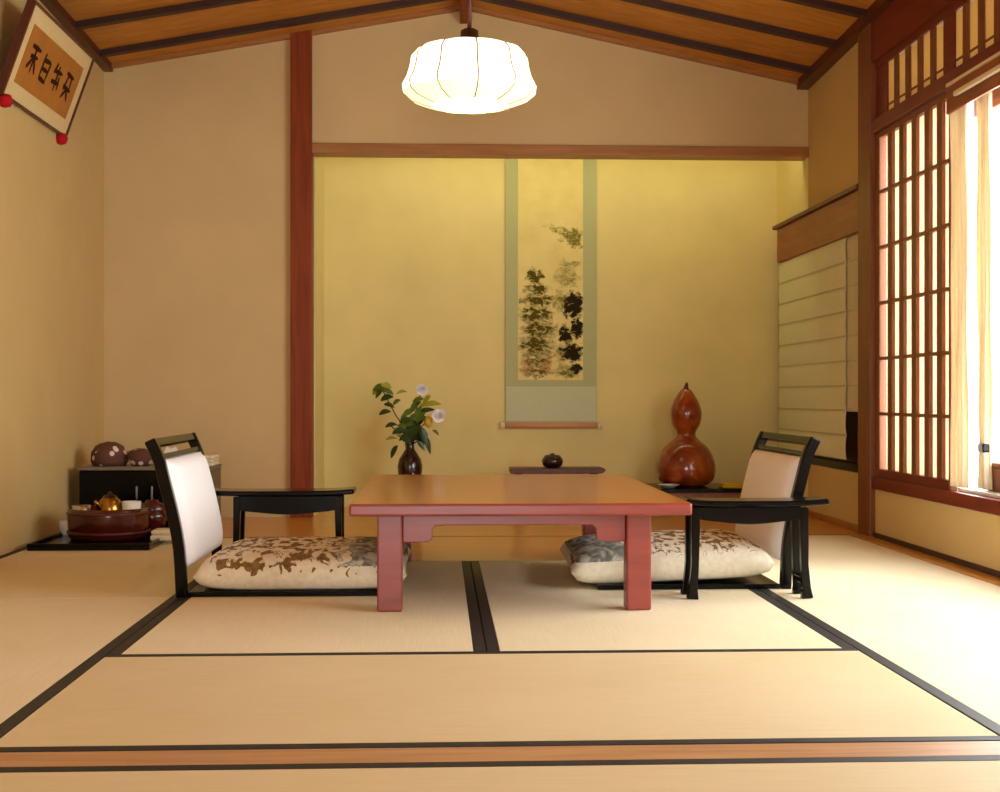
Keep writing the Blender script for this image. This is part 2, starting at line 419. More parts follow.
# ceiling ---------------------------------------------------------------
def slab(x0, x1, y0, y1, off, th):
    m = MB(); bm = m.bm
    vs = [[bm.verts.new((x, y, roof(x, y) + off + dz)) for dz in (0, th)] for x, y in ((x0, y0), (x1, y0), (x1, y1), (x0, y1))]
    bm.faces.new([v[0] for v in vs]); bm.faces.new([v[1] for v in vs][::-1])
    for i in range(4):
        j = (i + 1) % 4; bm.faces.new([vs[i][0], vs[i][1], vs[j][1], vs[j][0]])
    return m
def join(*ms):
    r = MB()
    for m in ms: r.merge(m.bm)
    return r
struct('ceiling', join(slab(XL - T, RX, YF - T, YB + T, 0, 0.05), slab(RX, XR + T, YF - T, YB + T, 0, 0.05)), M['ceil'], 'pitched wooden board ceiling', 'ceiling')
k = 0; y = 6.62
n_tr = 4
while y > YF:
    for (x0, x1) in ((XL, RX - 0.03), (RX + 0.03, XR)):
        struct('trim_%d' % n_tr, slab(x0, x1, y - 0.02, y + 0.02, -0.03, 0.029), M['batten'], 'dark batten across the ceiling boards', 'trim'); n_tr += 1
    y -= 0.44
def beam_y(x0, x1, ztop_off, h, y0, y1, zfun):
    m = MB(); bm = m.bm
    q = []
    for yy in (y0, y1):
        zt = zfun(yy) + ztop_off
        q.append([bm.verts.new(p) for p in ((x0, yy, zt - h), (x1, yy, zt - h), (x1, yy, zt), (x0, yy, zt))])
    bm.faces.new(q[0]); bm.faces.new(q[1][::-1])
    for i in range(4): bm.faces.new([q[0][i], q[0][(i + 1) % 4], q[1][(i + 1) % 4], q[1][i]])
    return m
struct('trim_%d' % n_tr, beam_y(RX - 0.026, RX + 0.026, 0.01, 0.10, YF, YB, lambda yy: roof(RX, yy)), M['pillar'], 'brown ridge beam along the peak of the ceiling', 'trim'); n_tr += 1
struct('trim_%d' % n_tr, beam_y(XL, XL + 0.045, 0.006, 0.036, YF, YB, lambda yy: roof(XL, yy)), M['dark_wood'], 'dark moulding where ceiling meets left wall', 'trim'); n_tr += 1
struct('trim_%d' % n_tr, beam_y(XR - 0.06, XR, 0.012, 0.046, YF, YB, lambda yy: roof(XR, yy)), M['dark_wood'], 'dark moulding where ceiling meets right wall', 'trim'); n_tr += 1
struct('trim_%d' % n_tr, join(slab(XL + 0.045, RX - 0.03, YB - 0.03, YB, -0.022, 0.021), slab(RX + 0.03, XR - 0.06, YB - 0.03, YB, -0.022, 0.021)), M['lintel'], 'slim brown moulding along the gable', 'trim'); n_tr += 1
# posts, lintel, shoin beam
b = MB(); b.prism([(PL0, 0), (PL1, 0), (PL1, roof(PL1) - 0.003), (PL0, roof(PL0) - 0.003)], 'y', YB - 0.035, YB + 0.08)
struct('trim_%d' % n_tr, b, M['pillar'], 'dark red brown alcove post left of the alcove', 'trim'); n_tr += 1
b = MB(); b.box(PL1, XR, YB - 0.02, YB + 0.11, 1.838, 1.888, 0.003)
struct('trim_%d' % n_tr, b, M['lintel'], 'brown lintel over the alcove', 'trim'); n_tr += 1
b = MB(); b.box(XR - 0.035, XR + 0.08, YP0, YP1, 0, roof(XR, YP1) - 0.02, 0.004)
struct('trim_%d' % n_tr, b, M['shoji_wood'], 'brown corner post beside the lattice screen', 'trim'); n_tr += 1
b = MB(); b.box(XR - 0.02, XR + 0.06, YP1, 7.42, 1.352, 1.535, 0.003)
o = struct('trim_%d' % n_tr, b, M['beam'], 'brown board beam over the screened window', 'trim'); n_tr += 1
struct('cap', MB().box(XR - 0.04, XR + 0.06, YP1, 7.45, 1.536, 1.556, 0.003), M['dark_wood'], parent=o)

# screened alcove window on the right
b = MB(); y0, y1 = YP1, 7.44
fx0, fx1 = XR + 0.005, XR + 0.05
b.box(fx0, fx1, y0, y1, 0.264, 0.30); b.box(fx0, fx1, y0, y0 + 0.06, 0.30, 0.56); b.box(fx0, fx1, y1 - 0.04, y1, 0.30, 1.35)
w1 = struct('window_1', b, M['lacquer'], 'alcove side window with a black frame', 'window')
MB().box(fx0 + 0.025, fx0 + 0.03, y0, y1, 0.30, 1.35).build('pane', M['glass'], w1)
MB().box(fx1 + 0.03, fx1 + 0.05, y0 - 0.1, y1 + 0.1, 0.2, 1.45).build('storm_shutter', M['dark_wood'], w1)  # unseen board added outside to keep daylight off the blind
t = thing('roman_blind', 'pale grey green ribbed blind over the alcove side window', 'blind', (XR, 6.7, 0.32))
nf = 9; zt, zb = 1.35, 0.315
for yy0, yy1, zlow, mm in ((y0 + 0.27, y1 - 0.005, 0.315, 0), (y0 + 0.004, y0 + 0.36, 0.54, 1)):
    b = MB(); bm = b.bm; N = 72; rows = []
    for i in range(N + 1):
        z = zt + (zlow - zt) * i / N
        ph = ((zt - z) / ((zt - zb) / nf)) % 1.0
        off = 0.006 * math.sin(PI * ph) ** 0.6
        rows.append([bm.verts.new((XR + 0.006 - off - 0.008 * (mm == 0), yy, z)) for yy in (yy0, yy1)])
    for A, B in zip(rows, rows[1:]):
        f = bm.faces.new([A[0], A[1], B[1], B[0]]); f.smooth = True
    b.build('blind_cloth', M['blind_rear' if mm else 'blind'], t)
b = MB()
for i in range(1, nf):
    z = zt + (zb - zt) * i / nf
    b.box(XR - 0.0085, XR - 0.005, y0 + 0.272, y1 - 0.01, z - 0.004, z + 0.004)
    if z > 0.56: b.box(XR + 0.003, XR + 0.0065, y0 + 0.006, y0 + 0.3, z - 0.004, z + 0.004)
b.build('batten_rod', plain('blind_rod', (200, 196, 156), 0.8), t)

# sill, kamoi, transom
b = MB(); b.box(XR - 0.03, XR + 0.10, 1.9, YP0, 0.212, 0.264, 0.004)
struct('trim_%d' % n_tr, b, M['red_wood'], 'dark red wooden sill along the right wall', 'trim'); n_tr += 1
b = MB(); b.box(XR + 0.0, XR + 0.14, 1.9, 4.86, 0.2645, 0.278, 0.003)
struct('trim_%d' % n_tr, b, M['white_ceramic'], 'white window ledge on top of the red sill', 'trim'); n_tr += 1
b = MB(); b.box(XR - 0.03, XR + 0.08, 1.9, YP0, 1.742, 1.80, 0.004)
struct('trim_%d' % n_tr, b, M['red_wood'], 'dark red rail between lattice screen and transom', 'trim'); n_tr += 1
b = MB()
b.prism([(1.9, 2.05), (YP0, 2.05), (YP0, roof(XR, YP0) - 0.02), (1.9, roof(XR, 1.9) - 0.02)], 'x', XR - 0.03, XR + 0.08)
struct('trim_%d' % n_tr, b, M['red_wood'], 'dark red header above the transom', 'trim'); n_tr += 1
t = thing('transom_panel', 'brown wooden transom lattice with paper above the lattice screen', 'transom', (XR, 4.9, 1.80))
def transom(t, ya, yb, centres):
    w = 0.040
    for za, zc in ((1.80, 1.806), (2.02, 2.05)):
        MB().box(XR - 0.012, XR + 0.03, ya, yb, za, zc).build('frame_rail', M['red_wood'], t)
    ed = sorted(centres); edges = [ya] + [v for c in ed for v in (c - w, c + w)] + [yb]
    for i in range(0, len(edges), 2):
        nm = 'stile' if i in (0, len(edges) - 2) else 'lattice_bar'
        MB().box(XR - 0.0075, XR - 0.0015, edges[i], edges[i + 1], 1.8062, 2.0198, 0.002).build(nm, M['red_wood' if nm == 'stile' else 'shoji_wood'], t)
    MB().box(XR - 0.0014, XR - 0.0004, ed[0] - w, ed[-1] + w, 1.836, 1.846).build('cross_bar', M['shoji_wood'], t)
    MB().box(XR , XR + 0.002, ya - 0.002, yb + 0.002, 1.807, 2.019).build('paper', M['paper_tan'], t)
cpx = lambda x: P(x, 80, X=XR - 0.01).y
transom(t, 4.87, YP0, [cpx(x) for x in (890, 901, 913, 925.5, 938.5)])
t = thing('transom_panel', 'brown wooden transom lattice with paper above the bright window', 'transom', (XR, 4.0, 1.80))
transom(t, 3.3, 4.868, [cpx(957.5) - 0.137 * i for i in range(11)])
t = thing('transom_panel', 'brown wooden transom lattice nearest the viewer, outside the upper right corner', 'transom', (XR, 2.5, 1.80))
transom(t, 1.9, 3.298, [3.2 - 0.137 * i for i in range(9)])
# sliding shoji
t = thing('shoji_screen', 'brown wooden shoji screen with white paper beside the corner post', 'screen', (XR, 5.35, 0.264))
ya, yb = 4.885, 5.753
fr = MB(); x0, x1 = XR - 0.014, XR + 0.012
fr.box(x0, x1, yb - 0.06, yb, 0.264, 1.74, 0.002); fr.build('stile', M['shoji_wood'], t)
MB().box(x0, x1, ya, ya + 0.022, 0.264, 1.74, 0.002).build('stile', M['shoji_wood'], t)
MB().box(x0, x1, ya + 0.026, yb - 0.06, 0.264, 0.30, 0.002).build('bottom_rail', M['red_wood'], t)
MB().box(x0, x1, ya + 0.026, yb - 0.06, 1.715, 1.74, 0.002).build('top_rail', M['shoji_wood'], t)
for xx in (889, 900.5, 913, 926, 938.5):
    yc = P(xx, 300, X=XR - 0.015).y
    MB().box(XR - 0.013, XR + 0.003, yc - 0.026, yc + 0.026, 0.30, 1.715, 0.002).build('muntin', M['shoji_wood'], t)
for z in (1.483, 1.245, 1.008, 0.772, 0.536):
    MB().box(XR - 0.0155, XR + 0.001, ya + 0.026, yb - 0.06, z - 0.007, z + 0.007).build('cross_bar', M['shoji_wood'], t)
MB().box(XR + 0.006, XR + 0.008, ya + 0.02, yb - 0.09, 0.29, 1.72).build('paper', M['paper'], t)

# bright window, glazed
b = MB(); x0, x1 = XR + 0.10, XR + 0.14
y0, y1 = 1.9, 4.86
b.box(x0, x1, y0, y0 + 0.06, 0.28, 1.74); b.box(x0, x1, y1 - 0.05, y1, 0.28, 1.74)
b.box(x0, x1, y0 + 0.06, y1 - 0.05, 1.69, 1.74); b.box(x0, x1, y0 + 0.06, y1 - 0.05, 0.28, 0.31)
b.box(x0, x1, 3.2, 3.26, 0.31, 1.69)
w2 = struct('window_2', b, M['white_ceramic'], 'bright glazed window on the right', 'window')
MB().box(x0 + 0.018, x0 + 0.022, y0 + 0.06, 3.2, 0.31, 1.69).build('pane', M['glass'], w2)
MB().box(x0 + 0.018, x0 + 0.022, 3.26, y1 - 0.05, 0.31, 1.69).build('pane', M['glass'], w2)
# curtain rails
t = thing('curtain_rail', 'wooden double curtain rail at the top of the bright window', 'curtain rail', (XR, 3.4, 1.62))
MB().box(XR - 0.062, XR + 0.09, 1.92, P(946, 110, X=XR - 0.06).y, 1.728, 1.741, 0.003).build('mounting_board', M['cream_cloth'], t)
MB().box(XR - 0.060, XR - 0.048, 1.92, P(946, 110, X=XR - 0.06).y, 1.63, 1.7275, 0.003).build('valance_board', M['beam'], t)
MB().box(XR - 0.078, XR - 0.061, 1.92, 4.70, 1.672, 1.690, 0.004).build('rail', M['cream_cloth'], t)
MB().box(XR + 0.06, XR + 0.08, 1.92, 4.86, 1.63, 1.7275, 0.003).build('rear_board', M['beam'], t)
def drape(name, label, ya, yb, ztop, zbot, xc, amp, nf, m, tie=None, pinch=0.5):
    t = thing(name, label, 'curtain', (xc, (ya + yb) / 2, zbot))
    b = MB(); bm = b.bm; N, R = nf * 10, 40; rows = []
    for j in range(R + 1):
        z = ztop + (zbot - ztop) * j / R
        k = 1.0
        if tie is not None: k = 1 - pinch * math.exp(-((z - tie) / 0.12) ** 2)
        row = []
        for i in range(N + 1):
            s = i / N
            yy = (ya + yb) / 2 + (s - 0.5) * (yb - ya) * k + 0.006 * math.sin(z * 9 + s * 5)
            xx = xc + amp * math.sin(2 * PI * nf * s + 0.5 * math.sin(z * 3)) * (0.8 + 0.2 * math.sin(z * 4 + i))
            row.append(bm.verts.new((xx, yy, z)))
        rows.append(row)
    for A, B in zip(rows, rows[1:]):
        for i in range(N):
            f = bm.faces.new([A[i], A[i + 1], B[i + 1], B[i]]); f.smooth = True
    o = b.build('drape_cloth', m, t)
    sm = o.modifiers.new('thick', 'SOLIDIFY'); sm.thickness = 0.003
    if tie is not None:
        MB().box(xc - amp - 0.003, xc + amp + 0.003, (ya + yb) / 2 - 0.026, (ya + yb) / 2 + 0.026, tie - 0.016, tie + 0.016, 0.005).build('tieback', M['lacquer'], t)
    return t
drape('curtain', 'cream gathered curtain hanging beside the shoji screen', P(966, 300, X=XR - 0.03).y, P(949, 300, X=XR - 0.042).y, 1.70, 0.285, XR - 0.030, 0.010, 4, M['sheer'])
drape('curtain', 'narrow tan curtain with dark tieback near the right edge', P(990, 300, X=XR + 0.02).y, P(979, 300, X=XR + 0.02).y, 1.69, 0.285, XR + 0.02, 0.013, 3, M['sheer'], tie=0.43, pinch=0.5)
# brown box on the ledge
by1 = P(986, 480, X=XR + 0.04).y; by0 = by1 - 0.2
t = thing('wooden_box', 'small brown wooden box on the white ledge at the right edge', 'box', (XR + 0.05, (by0 + by1) / 2, 0.2785))
MB().box(XR + 0.04, XR + 0.094, by0, by1, 0.2785, 0.362, 0.006).build('body', M['shoji_wood'], t)
MB().box(XR + 0.037, XR + 0.097, by0 - 0.005, by1 + 0.005, 0.3625, 0.38, 0.005).build('lid', M['beam'], t)

# ------------------------------------------------------------------ low table
tz = 0.313
t = thing('low_table', 'red lacquered low wooden table in the middle of the mats', 'table', (0.21, 4.42, 0))
TX0, TX1, TY0, TY1 = -0.252, 0.705, 3.745, 5.15
b = MB(); b.box(TX0, TX1, TY0, TY1, tz - 0.035, tz, 0.007, seg=3)
o = b.build('table_top', [M['red_lacquer'], M['table_top']], t)
for f in o.data.polygons:
    if f.normal.z > 0.9: f.material_index = 1
LX = (-0.178, 0.532); LY = (3.83, 4.98); lw = 0.071
for x in LX:
    for y in LY:
        MB().box(x, x + lw, y, y + lw, 0.0005, tz - 0.0355, 0.005, seg=2).build('leg', M['red_lacquer'], t)
zt = tz - 0.036
def apron(p0, p1, fixed0, fixed1, axis):
    br = 0.085; prof = [(p0, zt), (p0, 0.195), (p0 + br - 0.015, 0.195), (p0 + br, 0.205), (p0 + br, 0.232), (p0 + br + 0.012, 0.243),
            (p1 - br - 0.012, 0.243), (p1 - br, 0.232), (p1 - br, 0.205), (p1 - br + 0.015, 0.195), (p1, 0.195), (p1, zt)]
    return MB().prism(prof, axis, fixed0, fixed1, 0.003)
for y in LY: apron(LX[0] + lw + 0.0005, LX[1] - 0.0005, y + 0.018, y + 0.045, 'y').build('apron', M['red_lacquer'], t)
for x in LX: apron(LY[0] + lw + 0.0005, LY[1] - 0.0005, x + 0.022, x + 0.05, 'x').build('apron', M['red_lacquer'], t)

# ------------------------------------------------------------------ floor chairs
# side profile of a back post, measured on the left chair (x outwards is negative)
edgeL = [(146, 439), (156, 455), (163, 479), (172, 511), (177, 537), (179, 560), (180, 590)]
edgeR = [(159, 441), (166, 462), (172, 486), (178, 514), (183, 537), (186.5, 560), (189, 590)]
curve = []
for (a, c) in zip(edgeL, edgeR):
    p = P((a[0] + c[0]) / 2, (a[1] + c[1]) / 2, Y=4.15); curve.append((p.x, p.z))
x_base = curve[-1][0]
curve = [(x - x_base, z) for x, z in curve]
curve[-1] = (0.0, 0.0)
def interp(cv, n=6):
    out = []
    P4 = [cv[0]] + cv + [cv[-1]]
    for i in range(1, len(P4) - 2):
        p0, p1, p2, p3 = [Vector(q) for q in P4[i - 1:i + 3]]
        for k in range(n):
            s = k / n
            out.append(0.5 * ((2 * p1) + (-p0 + p2) * s + (2 * p0 - 5 * p1 + 4 * p2 - p3) * s * s + (-p0 + 3 * p1 - 3 * p2 + p3) * s ** 3))
    out.append(Vector(cv[-1])); return [(q.x, q.y) for q in out]
curve_s = interp(curve)
CW = 0.66                                                   # chair width
def at_z(cv, z):
    for (x0, z0), (x1, z1) in zip(cv, cv[1:]):
        if z1 <= z <= z0: return x0 + (x1 - x0) * (z0 - z) / (z0 - z1 + 1e-9)
    return cv[0][0]
def make_chair(label):
    t = thing('floor_chair', label, 'chair', (0, 0, 0), 'legless floor chairs at the low table')
    hw = CW / 2
    for s in (-1, 1):
        MB().ribbon(curve_s, s * hw - 0.016, s * hw + 0.016, 0.034, bev=0.005).build('back_post', M['lacquer'], t)
    top = curve_s[0]
    dirv = (Vector(curve_s[3]) - Vector(curve_s[0])).normalized()
    seg = [p for p in curve_s if p[1] > curve_s[0][1] - 0.032]
    MB().ribbon(seg, -hw + 0.0165, hw - 0.0165, 0.026, bev=0.004).build('top_rail', M['lacquer'], t)
    zt_, zb_ = top[1] - 0.062, 0.085
    MB().ribbon([(at_z(curve_s, zt_ + 0.015), zt_ + 0.015), (at_z(curve_s, zt_ + 0.002), zt_ + 0.002)], -hw + 0.0165, hw - 0.0165, 0.022).build('cross_rail', M['lacquer'], t)
    # pad: curved, cushioned towards +x
    b = MB(); bm = b.bm; NZ, NY = 22, 18; fr, bk = [], []
    for j in range(NZ + 1):
        z = zt_ + 0.0 + (zb_ - zt_) * j / NZ; x = at_z(curve_s, z); rf_, rb_ = [], []
        for i in range(NY + 1):
            yy = (-hw + 0.018) + (2 * hw - 0.036) * i / NY
            e = min(1, (1 - abs(2 * i / NY - 1) ** 6)) * (1 - abs(2 * j / NZ - 1) ** 10)
            rf_.append(bm.verts.new((x + 0.014 + 0.028 * max(0, e) ** 0.5, yy, z)))
            rb_.append(bm.verts.new((x - 0.012, yy, z)))
        fr.append(rf_); bk.append(rb_)
    for j in range(NZ):
        for i in range(NY):
            for G in (fr, bk):
                f = bm.faces.new([G[j][i], G[j][i + 1], G[j + 1][i + 1], G[j + 1][i]]); f.smooth = True
    for i in range(NY):
        bm.faces.new([fr[0][i], fr[0][i + 1], bk[0][i + 1], bk[0][i]]); bm.faces.new([fr[NZ][i], fr[NZ][i + 1], bk[NZ][i + 1], bk[NZ][i]])
    for j in range(NZ):
        bm.faces.new([fr[j][0], fr[j + 1][0], bk[j + 1][0], bk[j][0]]); bm.faces.new([fr[j][NY], fr[j + 1][NY], bk[j + 1][NY], bk[j][NY]])
    o = b.build('back_pad', M['pad'], t); o['label'] = 'pale padded fabric backrest'
    b = MB(); b.box(0.018, 0.60, -hw - 0.012, hw + 0.012, 0.001, 0.016, 0.004)
    b.build('seat_board', M['lacquer'], t)
    return t
def zabuton(name, label):
    hx = 0.325; hy = 0.335; th = 0.112; N = 36
    b = MB(); bm = b.bm; top, bot = [], []
    for j in range(N + 1):
        rt, rb = [], []
        for i in range(N + 1):
            u = -1 + 2 * i / N; v = -1 + 2 * j / N
            e = max(0, (1 - abs(u) ** 5)) * max(0, (1 - abs(v) ** 5)); e = e ** 0.34
            pin = 1 - 0.05 * (1 - abs(u) ** 2) * abs(v) ** 4 if abs(v) >= abs(u) else 1
            pu = 1 - 0.03 * (1 - abs(v) ** 2) * abs(u) ** 4
            pv = 1 - 0.03 * (1 - abs(u) ** 2) * abs(v) ** 4
            wr = 0.004 * math.sin(9 * u + 4 * v) * math.sin(7 * v) * (1 - e) 
            x = u * hx * pu; y = v * hy * pv
            zm = 0.045
            rt.append(bm.verts.new((x, y, zm + (th - zm) * e + wr)))
            edge = i in (0, N) or j in (0, N)
            rb.append(rt[-1] if edge else bm.verts.new((x, y, zm - zm * min(1, e * 1.3) * 0.99)))
        top.append(rt); bot.append(rb)
    for j in range(N):
        for i in range(N):
            f = bm.faces.new([top[j][i], top[j][i + 1], top[j + 1][i + 1], top[j + 1][i]]); f.smooth = True
            q = [bot[j][i], bot[j + 1][i], bot[j + 1][i + 1], bot[j][i + 1]]
            if len(set(q)) == 4:
                try: f = bm.faces.new(q); f.smooth = True
                except ValueError: pass
    o = b.build(name, M['cushion']); tag(o, label, 'cushion', 'patterned floor cushions')
    return o
def copy_tree(o, parent=None):
    c = o.copy(); COL.objects.link(c)
    if parent is not None: c.parent = parent
    for ch in list(o.children): copy_tree(ch, c)
    return c
ch = make_chair('black framed floor chair with white back pad left of the table')
ch2 = copy_tree(ch)
ch.location = (-0.785, 4.15 + CW / 2, 0)
ch2['label'] = 'black framed floor chair with pale back pad right of the table'
ch2.location = (1.096, 4.245 + CW / 2, 0); ch2.rotation_euler = (0, 0, PI)
cu = zabuton('floor_cushion', 'cream floor cushion with brown pattern on the left chair')
cu2 = cu.copy(); COL.objects.link(cu2)
cu.location = (-0.425, 4.462, 0.0165); cu.rotation_euler = (0, 0, 0.0)
cu2.location = (0.75, 4.565, 0.022); cu2.rotation_euler = (0, 0.045, PI - 0.03)
cu2['label'] = 'cream floor cushion with grey pattern on the right chair'

def armrest(label, x0, x1, y0, y1, ztop, legs, drop):
    t = thing('armrest', label, 'armrest', ((x0 + x1) / 2, (y0 + y1) / 2, 0), 'lacquered floor armrests')
    n = 14; cv = []
    for i in range(n + 1):
        s = i / n; cv.append((x0 + (x1 - x0) * s, ztop - 0.009 + 0.007 * abs(2 * s - 1) ** 4))
    MB().ribbon(cv, y0, y1, 0.018, bev=0.005).build('top_board', M['lacquer'], t)
    ap = []
    lo = ztop - drop
    ap = [(legs[0] - 0.005, ztop - 0.02), (legs[0] - 0.005, lo + 0.012)] + [(legs[0] + (legs[1] - legs[0]) * k / 10, lo + 0.006 * math.cos(2 * PI * k / 10)) for k in range(1, 10)] + [(legs[1] + 0.005, lo + 0.012), (legs[1] + 0.005, ztop - 0.02)]
    for ya_ in (y0 + 0.006, y1 - 0.018):
        MB().prism(ap, 'y', ya_, ya_ + 0.012).build('apron', M['lacquer'], t)
    for lx in legs:
        for ya_ in (y0 + 0.004, y1 - 0.028):
            sp = 0.008 if lx == legs[1] else -0.008
            MB().ribbon([(lx, ztop - 0.02), (lx + sp * 0.3, 0.10), (lx + sp, 0.03), (lx + sp * 1.3, 0.0008)], ya_, ya_ + 0.024, [0.026, 0.022, 0.026, 0.036], bev=0.003).build('leg', M['lacquer'], t)
        MB().box(lx - 0.008, lx + 0.008, y0 + 0.03, y1 - 0.03, 0.045, 0.065, 0.003).build('stretcher', M['lacquer'], t)
    return t
armrest('black lacquered armrest with thin legs behind the left floor cushion', -0.875, P(354, 491, Y=4.86).x, 4.85, 5.0, 0.272,
        (P(237, 500, Y=4.86).x, P(338, 500, Y=4.86).x), 0.078)
armrest('black lacquered armrest with thin legs in front of the right floor cushion', P(686, 503, Y=4.03).x, P(829, 503, Y=4.03).x, 4.02, 4.15, 0.296,
        (P(696, 500, Y=4.03).x, P(804, 500, Y=4.03).x), 0.064)

# ------------------------------------------------------------------ pendant lamp
LY_, pxm = 5.2, 5.2 / 1350
Lc = P(469.5, 60, Y=LY_)
def lz(y): return H + (396 - y) * pxm
t = thing('pendant_lamp', 'glowing white scalloped pendant lamp hanging from the ridge', 'lamp', (Lc.x, LY_, lz(106)))
prof = [(0.05, lz(47)), (0.11, lz(47.4)), (0.166, lz(48.5)), (0.200, lz(51.5)), (0.222, lz(58)), (0.228, lz(68)), (0.238, lz(77)), (0.256, lz(86)), (0.252, lz(93)), (0.225, lz(99)), (0.185, lz(103)), (0.152, lz(105.5))]
def sc_(a, z): return 0.965 + 0.05 * abs(math.sin(5 * a + 1.02)) ** 0.7
MB().lathe(prof[:9], Lc.x, LY_, 120, sc_).build('lamp_shade', M['shade'], t)
o = MB().lathe(prof[8:], Lc.x, LY_, 120, sc_).build('lower_lip', M['lip'], t); o['label'] = 'yellowish lower lip of the shade'
MB().lathe([(0.0, lz(104.5)), (0.10, lz(105)), (0.15, lz(105.2)), (0.15, lz(103.8)), (0.0, lz(103))], Lc.x, LY_, 40).build('diffuser', M['diffuser'], t)
b = MB()
for k in range(10):
    a = (k * PI - 1.02) / 5
    b.tube([(Lc.x + math.cos(a) * (r * 0.968 + 0.0015), LY_ + math.sin(a) * (r * 0.968 + 0.0015), z) for r, z in prof[1:]], 0.003, 6)
b.build('shade_rib', M['rib'], t)
MB().lathe([(0.0, lz(28.5)), (0.02, lz(29)), (0.034, lz(31)), (0.036, lz(44)), (0.05, lz(47.2)), (0, lz(47.2))], Lc.x, LY_, 24).build('cap', M['dark_ceramic'], t)
MB().tube([(Lc.x, LY_, lz(29)), (Lc.x, LY_, roof(RX, LY_) - 0.066)], 0.008, 8).build('cord', M['dark_wood'], t)
# hidden strip light behind the lintel
t = thing('tube_light', 'fluorescent tube hidden behind the alcove lintel', 'lamp', (0.6, YB + 0.16, 1.97))
MB().tube([(-0.35, YB + 0.16, 1.97), (1.83, YB + 0.16, 1.97)], 0.016, 12).build('tube', M['tube'], t)
MB().box(-0.38, 1.86, YB + 0.14, YB + 0.18, 2.0, 2.119, 0.004).build('fitting', M['white_ceramic'], t)

# ------------------------------------------------------------------ hanging scroll
YS = YA - 0.012
def Q(x, y, Y=YS): return P(x, y, Y=Y)
t = thing('hanging_scroll', 'hanging scroll with an ink landscape on green silk in the alcove', 'scroll', (Q(551, 425).x, YS, Q(551, 425).z))
sx0, sx1 = Q(505.5, 300).x, Q(596.5, 300).x
b = MB(); b.box(sx0, sx1, YS, YS + 0.004, Q(551, 424).z, 2.03); b.build('silk_mount', M['green_silk'], t)
px0, px1 = Q(518, 300).x, Q(583, 300).x
def painting_mat(org):
    m, nt, bb = base('ink_landscape'); v = coords(nt)
    sep = nt.nodes.new('ShaderNodeSeparateXYZ'); nt.links.new(v, sep.inputs[0]); ox, oy, oz = sep.outputs
    wx = noise(nt, coords(nt, (1, 1, 1)), 30, 3, 0.6); wz = noise(nt, coords(nt, (1.3, 1, 1.3), rot=(0, 0.6, 0)), 26, 3, 0.6)
    ox = math_(nt, 'ADD', ox, math_(nt, 'MULTIPLY', math_(nt, 'SUBTRACT', wx, 0.5), 0.13)); oz = math_(nt, 'ADD', oz, math_(nt, 'MULTIPLY', math_(nt, 'SUBTRACT', wz, 0.5), 0.11))
    sc = 7.5 / 1350 / 3.6
    def field(ells):
        acc = None
        for zx, zy, rx, rz, wgt in ells:
            c = Q(510 + zx / 3.6, 210 + zy / 3.6) - org
            dx = math_(nt, 'DIVIDE', math_(nt, 'SUBTRACT', ox, c.x), rx * sc); dz = math_(nt, 'DIVIDE', math_(nt, 'SUBTRACT', oz, c.z), rz * sc)
            d = math_(nt, 'ADD', math_(nt, 'MULTIPLY', dx, dx), math_(nt, 'MULTIPLY', dz, dz))
            g = math_(nt, 'MULTIPLY', math_(nt, 'MAXIMUM', math_(nt, 'SUBTRACT', 1.35, d), 0.0), wgt)
            acc = g if acc is None else math_(nt, 'MAXIMUM', acc, g)
        return acc
    n1 = noise(nt, coords(nt, (1.0, 1.0, 1.7)), 26, 4, 0.6, 0.8); n2 = noise(nt, v, 90, 3, 0.6, 0.4)
    tree = field([(90, 238, 30, 26, 1.0), (98, 285, 48, 18, .9), (98, 325, 60, 22, .8), (92, 375, 64, 28, .9), (105, 430, 66, 32, .8), (92, 485, 62, 34, .85), (100, 535, 60, 30, .7), (95, 580, 60, 22, .6)])
    hill = field([(170, 66, 42, 10, .5), (215, 88, 42, 22, .8), (235, 112, 26, 26, .8), (215, 195, 40, 12, .5), (205, 240, 44, 40, .45), (180, 330, 24, 40, .5), (205, 580, 50, 24, .6), (190, 520, 26, 40, .5)])
    dark = field([(228, 345, 36, 46, 1.0), (244, 430, 22, 36, 1.0), (200, 450, 22, 34, .8), (226, 510, 34, 34, .9), (235, 570, 26, 16, .7)])
    red = field([(60, 570, 30, 24, .7), (130, 560, 26, 30, .7), (150, 510, 16, 20, .6)])
    def cover(fld, n, k, b0): # ink where the field is strong and the brush noise bites
        a = math_(nt, 'ADD', math_(nt, 'MULTIPLY', math_(nt, 'SUBTRACT', n, 0.5), 4.0), b0)
        c = nt.nodes.new('ShaderNodeClamp'); nt.links.new(math_(nt, 'MULTIPLY', math_(nt, 'MULTIPLY', fld, k), a), c.inputs[0]); return c.outputs[0]
    col = ramp(nt, noise(nt, v, 8, 3), [(0.3, lin((226, 206, 134))), (0.7, lin((236, 218, 146)))])
    col = mix(nt, cover(hill, n1, 1.2, 0.9), col, lin((126, 116, 46)))
    col = mix(nt, cover(tree, n1, 1.4, 0.75), col, lin((88, 78, 22)))
    col = mix(nt, cover(red, n2, 1.0, 0.5), col, lin((176, 112, 64)))
    col = mix(nt, cover(dark, n1, 1.8, 0.95), col, lin((44, 36, 16)))
    nt.links.new(col, bb.inputs['Base Color']); bb.inputs['Roughness'].default_value = 0.9; bb.inputs['Specular IOR Level'].default_value = 0.1
    return m
MB().box(px0, px1, YS - 0.0012, YS - 0.0002, Q(551, 380).z, 1.99).build('painting_paper', painting_mat(Q(551, 425)), t)
MB().box(sx0 + 0.003, sx1 - 0.003, YS - 0.0012, YS - 0.0002, Q(551, 421).z, Q(551, 386.5).z).build('lower_band', M['pale_silk'], t)
zr = Q(551, 425.5).z
